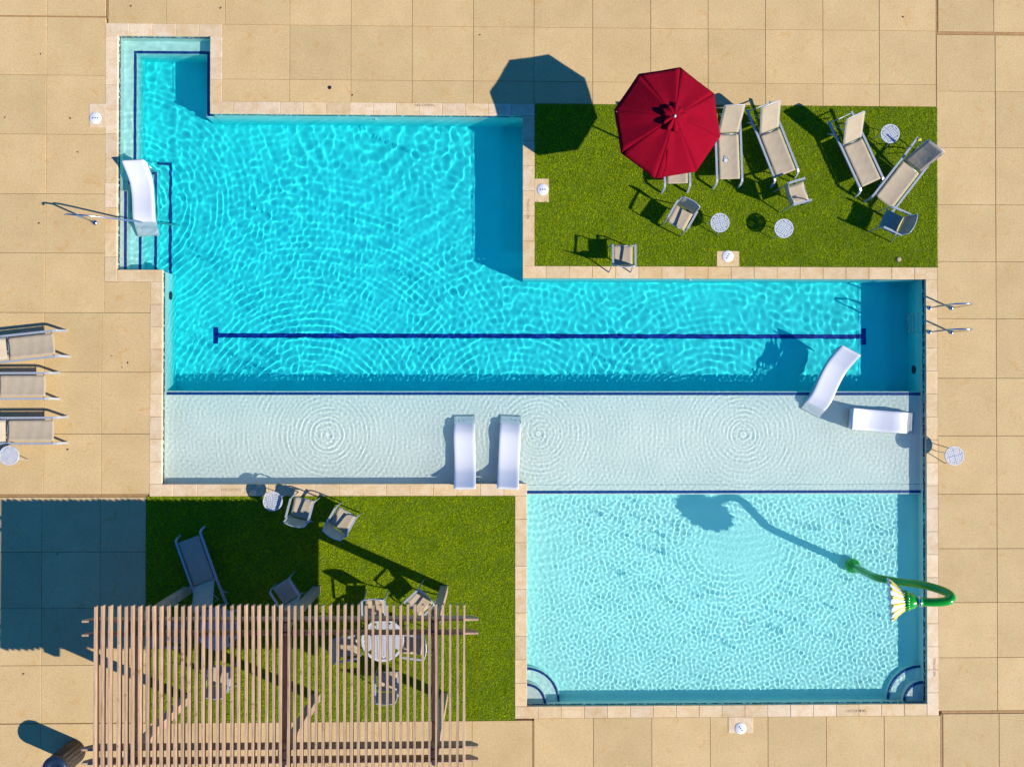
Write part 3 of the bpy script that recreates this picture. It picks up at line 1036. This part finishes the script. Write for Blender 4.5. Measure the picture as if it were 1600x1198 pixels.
a = at(584, 988, .735)
pk = tag(empty('snack_packet', (a.x, a.y, .735), .5), 'crumpled orange and blue packet on the sunny dining table', 'packet')
MB().sheet([[(x, y, .02 + .018 * math.sin(x * 40 + y * 60) * math.cos(y * 35)) for y in np.linspace(-.06, .06, 6)] for x in np.linspace(-.02, .10, 7)], .006).build('orange_bag', M_ORANGE, pk)
MB().sheet([[(x, y, .015 + .012 * math.sin(x * 50 + y * 40)) for y in np.linspace(-.07, .05, 6)] for x in np.linspace(-.10, -.025, 6)], .006).build('blue_bag', M_BLUE, pk)

# small things left on the loungers
a = at(1136, 246, .35)
it = tag(empty('eyeglasses', (a.x, a.y, .336), 1.2), 'small white and dark item lying on the sun lounger beside the umbrella', 'eyeglasses')
for s in (-1, 1):
    ring(.020, .030, 0, .008, 14).build('lens_ring', M_WHITE, it, (0, s * .036, .004))
    MB().tube([(.0, s * .066, .008), (-.12, s * .05, .008)], .005, 6).build('temple', M_DARK if s < 0 else M_WHITE, it)
MB().box((-.13, -.045, 0), (-.05, .04, .02)).build('case', M_WHITE, it)
a = at(1436.5, 218.5, .33)
tg = tag(MB().sheet([[(x, y, .006 + .008 * math.sin(x * 60 + y * 30)) for y in np.linspace(-.035, .035, 5)] for x in np.linspace(-.04, .04, 5)], .004).build('tag', M_YELL, None, (a.x, a.y, .34)),
         'tiny yellow tag on the rail of the lounger at the lawn corner', 'tag')

# ------------------------------------------------------------------ umbrella
UC = at(1043, 192.7, 2.06)
tiltM = Vector((.062, -.090, 1)).normalized()
um = tag(empty('patio_umbrella', (UC.x, UC.y, 0)), 'crimson octagonal patio umbrella tilted over the upper lawn loungers', 'umbrella')
TR = Vector((0, 0, 1)).rotation_difference(tiltM).to_matrix()
RU, HU = 1.30, .50


def upt(ang, t):
    """point of the canopy, t 0 at the hub to 1 at the rim; ang clockwise from photo-up"""
    k = (ang - 12) / 45.0
    f = abs(k - math.floor(k) - .5) * 2          # 1 on a rib, 0 between
    apo = math.cos(R(22.5)) / math.cos(R((k - math.floor(k) - .5) * 45))
    rad = RU * t * (apo - .004 * (1 - f) * t)
    z = HU * (1 - t) ** 1.0 + .05 * math.sin(math.pi * t) - .028 * (1 - f) * math.sin(math.pi * min(1, t * .95)) - .004 * (1 - f ** 2) * t
    z += (.006 + .008 * (200 < ang % 360 < 330)) * math.sin(ang * .35 + t * 11) * math.sin(t * 17 + ang * .13) * (1 - f) * t
    p = TR @ Vector((rad * math.sin(R(ang)), rad * math.cos(R(ang)), z))
    return p + Vector((0, 0, 2.06))


for k in range(8):
    a0 = 12 + 45 * k
    g_ = [[upt(a0 + 45 * j / 8.0 - (1e-4 if j == 8 else -1e-4), t) for j in range(9)] for t in np.linspace(.15, 1, 12)]
    MB().sheet(g_, .004).build('canopy_panel', M_RED, um)
    MB().tube([upt(a0 + .01, t) - Vector((0, 0, .022)) for t in np.linspace(.05, .98, 6)], .009, 6).build('rib', M_ALU, um)
# ruffled vent flap over the hole at the crown
g_ = []
for i, t in enumerate(np.linspace(0, 1, 7)):
    row = []
    for j in range(65):
        a = 360 * j / 64
        rad = .03 + (.27 + .025 * math.sin(R(a * 11)) + .02 * math.sin(R(a * 5 + 40))) * t
        lift = (.055 * max(0, math.cos(R(a - 265))) + .035) * t
        z = HU + .055 - .05 * t - .10 * t * t + .030 * t * math.sin(R(a * 9)) * (.5 + .5 * math.cos(R(a - 265))) + lift
        if 215 < a < 300: rad *= (.62 + .3 * abs(math.sin(R(a * 4))))
        row.append(TR @ Vector((rad * math.sin(R(a)), rad * math.cos(R(a)), z)) + Vector((0, 0, 2.06)))
    g_.append(row)
MB().sheet(g_, .003).build('vent_flap', M_RED, um)
hub = TR @ Vector((0, 0, HU + .07)) + Vector((0, 0, 2.06))
MB().lathe([(.025, -.05), (.03, .0), (.022, .03), (0.0, .045)], 14, hub).build('finial', M_LID, um)
knee = TR @ Vector((0, 0, -.35)) + Vector((0, 0, 2.06))
MB().tube([(knee.x, knee.y, .05), (knee.x, knee.y, 1.3), tuple(knee), tuple(hub)], .024, 12).build('pole', M_ALU, um)
MB().lathe([(.30, 0), (.30, .035), (.27, .055), (.05, .065), (.04, .30), (0, .30)], 28, (knee.x, knee.y, 0.0)).build('base', M_DARK, um)
MB().tube([upt(185, .55) + Vector((0, 0, .03)), upt(182, .8) + Vector((0, 0, .012)), upt(184, 1.0) + Vector((0, 0, .01)), upt(184, 1.03) - Vector((0, 0, .12))], 0, rect=(.014, .003)).build('tie_strap', M_RED, um)

# ------------------------------------------------------------------ in-pool loungers
PROF = [(0, .06), (.04, .10), (.09, .17), (.16, .26), (.24, .32), (.33, .315), (.42, .285), (.52, .258), (.60, .25), (.68, .255), (.76, .285), (.84, .37), (.92, .47), (.98, .56), (1, .58)]


def make_pool_lounger():
    r = empty('pool_lounger')
    L, W = 1.86, .565
    ts = np.linspace(0, 1, 40)
    zs = np.interp(ts, [p[0] for p in PROF], [p[1] for p in PROF])
    zs[1:-1] = (zs[:-2] + 2 * zs[1:-1] + zs[2:]) / 4
    ysx = [-.5, -.47, -.36, -.30, 0, .30, .36, .47, .5]
    dz = [-.012, 0, 0, -.005, -.008, -.005, 0, 0, -.012]
    g_ = [[(t * L, y * W, z + d) for y, d in zip(ysx, dz)] for t, z in zip(ts, zs)]
    MB().sheet(g_, .045).build('seat_shell', M_WHITE, r, wet=True)
    for s in (-1, 1):
        mb = MB()
        b = [(t * L, s * W * .5 - s * .004, z - .03) for t, z in zip(ts, zs)]
        lo = [(min(L * .97, t * L), s * W * .47, max(.0, z - .22)) for t, z in zip(ts, zs)]
        mb.sheet([lo, b] if s > 0 else [b, lo], .02)
        mb.build('side_skirt', M_WHITE, r, wet=True)
    MB().sheet([[(L * .985, y * W, zs[-1] - .05) for y in (-.46, .46)], [(L * .93, y * W, .0) for y in (-.46, .46)]], .02).build('end_skirt', M_WHITE, r, wet=True)
    return r


# photo positions of foot and head ends
zs_ = Z_SHELF
PL = [((725.5, 651), (726, 761), zs_, 0, 'white pool lounger on the sun shelf, left one of the standing pair'), ((798, 651), (793.5, 761), zs_, 0, 'white pool lounger on the sun shelf, right one of the standing pair'),
      ((1268, 643), (1328, 550), zs_, 0, 'white pool lounger lying diagonally over the edge of the sun shelf'), ((1428, 661.5), (1332, 654), zs_, 0, 'white pool lounger lying crosswise by the right pool wall'),
      ((240, 372), (215, 264), -.50, 1, 'white pool lounger half sunk on the entry steps at the upper left')]
proto = make_pool_lounger()
for i, (f, h, z, tilt, lab) in enumerate(PL):
    o = proto if i == 0 else copy_thing(proto)
    if tilt:
        a = under(f[0], f[1], .62); c = at(h[0], h[1], .10)
        rz = math.atan2(c.y - a.y, c.x - a.x)
        o.rotation_euler = (0, -R(6), rz); o.location = (a.x, a.y, -.43)
    else:
        a, c = under(f[0], f[1], .08), at(h[0], h[1], z + .55)
        rz = math.atan2(c.y - a.y, c.x - a.x)
        mid = (a + c) / 2
        o.location = (mid.x - .93 * math.cos(rz), mid.y - .93 * math.sin(rz), z + .004)
        o.rotation_euler = (0, 0, rz)
    tag(o, lab, 'pool lounger', 'white moulded loungers standing in the pool')

# ------------------------------------------------------------------ flower fountain
fb = under(1333, 884, .2)
fl = tag(empty('flower_fountain', (fb.x, fb.y, Z_WADE)), 'green flower-shaped water fountain with white petals arching over the wading pool', 'fountain')
O = Vector((fb.x, fb.y, Z_WADE))
ctrl = [fb + Vector((0, 0, .0)), at(1343, 889, .25), at(1356, 896, .7), at(1372, 902.5, 1.2), at(1405, 908.5, 1.62), at(1440, 913, 2.05), at(1472, 922, 2.42), at(1486, 931, 2.62), at(1480, 938.5, 2.68), at(1458, 940.5, 2.62), at(1434, 939, 2.50)]


def catmull(P, n=6):
    P = [Vector(p) for p in P]
    out = []
    for i in range(len(P) - 1):
        p0, p1, p2, p3 = P[max(0, i - 1)], P[i], P[i + 1], P[min(len(P) - 1, i + 2)]
        for k in range(n):
            t = k / n
            out.append(.5 * ((2 * p1) + (p2 - p0) * t + (2 * p0 - 5 * p1 + 4 * p2 - p3) * t * t + (3 * p1 - p0 - 3 * p2 + p3) * t ** 3))
    out.append(P[-1])
    return out


MB().tube([p - O for p in catmull(ctrl)], .095, 16).build('stem', M_GREEN, fl, wet=True)
MB().lathe([(.10, .0), (.14, .012)] + [(.20 * math.cos(R(a)), .20 + .20 * math.sin(R(a))) for a in range(-50, 91, 10)], 24).build('base_collar', M_GREEN, fl, wet=True)
nrm = Vector((-.90, -.06, -.43)).normalized()
hp = ctrl[-1] - O
FM = Matrix.Translation(hp) @ nrm.to_track_quat('Z', 'Y').to_matrix().to_4x4()
MB().lathe([(.10, -.10), (.115, -.02), (.10, .0), (.105, .03), (.16, .07), (.19, .16), (.21, .24), (.20, .28), (0, .28)], 24, M=FM).build('calyx', M_GREEN, fl)
MB().lathe([(.112, -.07), (.122, -.05), (.122, -.03), (.112, -.01)], 24, M=FM).build('pipe_collar', M_STEEL, fl)
for k in range(20):
    a = 2 * math.pi * k / 20
    g_ = []
    for t in np.linspace(0, 1, 4):
        row = []
        for wv in (-1, 0, 1):
            ww = .036 * (1 - t) * wv
            rr = .205 + .02 * t
            row.append(FM @ Vector((rr * math.cos(a) - ww * math.sin(a), rr * math.sin(a) + ww * math.cos(a), .17 + .19 * t)))
        g_.append(row)
    MB().sheet(g_, .012).build('sepal', M_GREEN, fl)


def petal(a, ln, wd, r0, m, zoff):
    g_ = []
    for t in np.linspace(0, 1, 8):
        row = []
        for wv in (-1, -.5, 0, .5, 1):
            ww = wd * (.55 + .9 * t) * math.sqrt(max(0, 1 - max(0, (t - .72) / .28) ** 2 * .92)) * wv
            rr = r0 + ln * .80 * (t ** 1.15) - .02 * abs(wv) ** 2
            zz_ = .24 + zoff + ln * 1.0 * t - .10 * ln * t * t + .02 * abs(wv)
            row.append(FM @ Vector((rr * math.cos(a) - ww * math.sin(a), rr * math.sin(a) + ww * math.cos(a), zz_)))
        g_.append(row)
    MB().sheet(g_, .014).build('petal', m, fl)


for k in range(14):
    petal(2 * math.pi * k / 14, .37, .060, .19, M_PETAL, 0)
    petal(2 * math.pi * (k + .5) / 14, .34, .017, .192, M_YELL, -.012)
MB().lathe([(.19, .25), (.17, .31), (0, .36)], 20, M=FM).build('flower_centre', M_YELL, fl)

# ------------------------------------------------------------------ rails
pb = at(148, 348)
hr = tag(empty('stair_handrail', (pb.x, pb.y, 0)), 'steel stair handrail sloping from the deck into the entry steps', 'handrail')
e0 = at(98, 339.5, .82); e2 = under(279, 353.5, .9)
MB().tube(catmull([Vector((e0.x, pb.y + .02, .74)) - pb, Vector((e0.x + .10, pb.y + .02, .81)) - pb, Vector((pb.x, pb.y, .81)) - pb, Vector((pb.x + .35, pb.y, .70)) - pb, Vector((e2.x - .1, e2.y, -.75)) - pb, Vector((e2.x, e2.y, -1.02)) - pb], 5), .022, 10).build('rail', M_STEEL, hr, wet=True)
MB().tube([(0, 0, 0), (0, 0, .80)], .022, 10).build('post', M_STEEL, hr)
MB().lathe([(.07, 0), (.07, .01), (.045, .03), (.024, .04)], 20).build('flange', M_STEEL, hr)
proto = None
for i, (vv, lab) in enumerate(((481.2, 'steel pool grab rail on the right deck edge, upper of the pair'), (518.8, 'steel pool grab rail on the right deck edge, lower of the pair'))):
    b0, b1 = at(1452.5, vv), at(1486.5, vv)
    L = b1.x - b0.x
    if proto is None:
        proto = o = empty('grab_rail')
        MB().tube(catmull([(0, 0, .005), (.0, 0, .45), (.01, .0, .78), (.09, 0, .93), (L * .5, 0, .97), (L - .09, 0, .93), (L - .01, 0, .78), (L, 0, .45), (L, 0, 0)], 5), .022, 10).build('rail', M_STEEL, o)
        for x in (0, L):
            MB().lathe([(.06, .0), (.06, .014), (.04, .03), (.024, .035)], 18, (x, 0, .006)).build('flange', M_STEEL, o)
    else:
        o = copy_thing(proto)
    o.location = (b0.x, b0.y, 0)
    tag(o, lab, 'grab rail', 'pair of pool ladder rails')

# ------------------------------------------------------------------ pergola
pg = tag(empty('pergola', (at(395, 1000).x, at(395, 1000).y, 0)), 'weathered wooden pergola of many thin slats over the lower lawn', 'pergola')
PO = pg.location.copy()
ZS = 3.07
SL = [590, 635, 680, 735, 782, 824, 868, 915, 958, 1003, 1047, 1090, 1135, 1178, 1220, 1265, 1308, 1353, 1395, 1440, 1487, 1530, 1575]
SL = [u / 3.9925 for u in SL] + [400 + u / 3.9925 for u in (15, 62, 107, 152, 200, 240, 282, 330, 372, 415, 462, 508, 552, 597, 638, 683, 728, 772, 817, 858, 903, 947, 990, 1036, 1080, 1123, 1165, 1210, 1253, 1298)]
yN = at(400, 946, ZS).y
yS = at(400, 1120, 0).y
for u in SL:
    x = at(u, 1000, ZS).x - PO.x + rng.uniform(-.006, .006)
    y1 = yN - PO.y + rng.uniform(-.012, .012); y0 = yS - PO.y + rng.uniform(-.03, .03)
    hw = .021
    bow = rng.uniform(-.012, .012); tw = rng.uniform(-.008, .008)
    mb = MB()
    n = 6
    b = len(mb.v)
    for k in range(n + 1):
        t = k / n; y = y0 + (y1 - y0) * t
        cx = x + bow * math.sin(math.pi * t); k2 = tw * (2 * t - 1)
        mb.v += [(cx - hw - k2, y, ZS - .14), (cx + hw - k2, y, ZS - .14), (cx + hw + k2, y, ZS), (cx - hw + k2, y, ZS)]
    for k in range(n):
        for q_ in range(4):
            r_ = (q_ + 1) % 4
            mb.f.append((4 * k + q_, 4 * k + r_, 4 * k + 4 + r_, 4 * k + 4 + q_)); mb.sm.append(False)
    mb.f.append((0, 1, 2, 3)); mb.f.append((4 * n + 3, 4 * n + 2, 4 * n + 1, 4 * n)); mb.sm += [False, False]
    mb.build('slat', M_WOOD, pg)
POSTX = [at(u, 1000).x - PO.x for u in (293, 495, 694)]
POSTY = [at(400, v).y - PO.y for v in (921, 1089)]
bx0, bx1 = at(133, 1000, 2.8).x - PO.x, at(747.5, 1000, 2.8).x - PO.x
for y in POSTY:
    for s in (-1, 1):
        yc = y + s * .15
        zt_, zb_ = 2.927, 2.69
        mb = MB()
        b = 0
        hw = .022
        prof = [(bx0, zt_), (bx0, zt_ - .10), (bx0 + .18, zb_), (bx1 - .18, zb_), (bx1, zt_ - .10), (bx1, zt_)]
        for s2 in (-1, 1):
            mb.v += [(px_, yc + s2 * hw, pz_) for px_, pz_ in prof]
        mb.f.append(tuple(range(6))); mb.f.append(tuple(range(11, 5, -1)))
        for k in range(6):
            mb.f.append((k, (k + 1) % 6, 6 + (k + 1) % 6, 6 + k))
        mb.sm += [False] * 8
        mb.build('beam', M_WOOD, pg)
for x in POSTX:
    for y in POSTY:
        MB().slab((x - .095, y - .095, 0), (x + .095, y + .095, 2.92), .01).build('post', M_WOOD, pg)
    MB().box((x - .07, POSTY[1] - .40, 2.47), (x + .07, POSTY[0] + .30, 2.685)).build('girder', M_WOOD, pg)

# ------------------------------------------------------------------ litter bin
bp_ = at(117, 1173)
bn = tag(empty('litter_bin', (bp_.x, bp_.y, 0)), 'dark brown round litter bin with a blue-black rim at the lower left', 'litter bin')
MB().lathe([(.27, 0), (.29, .03), (.29, .78), (.28, .80), (.0, .80)], 32).build('body', M_BIN, bn)
MB().lathe([(.20, .802), (.30, .79), (.305, .83), (.29, .87), (.17, .90), (.13, .86), (.12, .81)], 32).build('lid', M_BINTOP, bn)
for k in range(18):
    a = 2 * math.pi * k / 18
    MB().tube([(.280 * math.cos(a), .280 * math.sin(a), .06), (.280 * math.cos(a), .280 * math.sin(a), .74)], .022, 6).build('rib', M_BIN, bn)

# drains and scattered dry leaves
p = at(515, 137)
tag(MB().lathe([(.05, -.01), (.05, .003), (.03, .004), (0, .004)], 16, (p.x, p.y, 0)).build('deck_drain', M_DARK), 'tiny dark round drain in the deck above the pool', 'drain')
p = at(1403.5, 405.5)
tag(MB().lathe([(.06, 0), (.06, .035), (.045, .042), (0, .042)], 18, (p.x, p.y, 0)).build('sprinkler_head', M_SLING), 'tan round sprinkler cover at the lower edge of the upper lawn', 'sprinkler')
LEAVES = [(205, 10, 'left of the alcove corner on the top row of slabs'), (345, 13, 'above the right coping corner of the alcove'), (64, 85, 'on the left deck by a slab corner, highest on that side'),
          (110, 185, 'just left of the skimmer lid beside the alcove'), (8, 184, 'at the left picture edge level with the alcove skimmer lid'), (122, 238, 'below the skimmer lid beside the alcove'),
          (175, 556, 'uppermost of three between the loungers and the left pool edge'), (200, 567, 'nearest the coping of three beside the left pool edge'), (191, 574, 'lowest of three beside the left pool edge'),
          (106, 702, 'below the lowest lounger on the left deck'), (61, 349, 'under the shadow of the stair handrail'), (90, 865, 'inside the pergola shadow on the left deck'),
          (37, 1052, 'on the sunny slab between pergola shadow and litter bin'), (1411, 27, 'on the top right slabs above the upper lawn'), (750, 55, 'on the slabs left of the umbrella shadow'), (551, 149, 'against the coping of the top pool edge near the drain')]
for (u, v, where) in LEAVES:
    p = at(u, v); a = rng.uniform(0, 6.28); s = rng.uniform(.022, .038)
    pts = [(-s, 0, .004), (-.3 * s, .45 * s, .010), (.6 * s, .35 * s, .012), (1.1 * s, 0, .004), (.6 * s, -.4 * s, .008), (-.3 * s, -.42 * s, .012)]
    mb = MB(); mb.v = pts + [(x, y, z - .002) for x, y, z in pts]
    mb.f = [tuple(range(6)), tuple(range(11, 5, -1))] + [(k, (k + 1) % 6, 6 + (k + 1) % 6, 6 + k) for k in range(6)]; mb.sm = [False] * 8
    tag(mb.build('dry_leaf', M_LEAF, None, (p.x, p.y, .003), (0, 0, a)), 'dry leaf ' + where, 'leaf', 'dry leaves scattered on the deck')
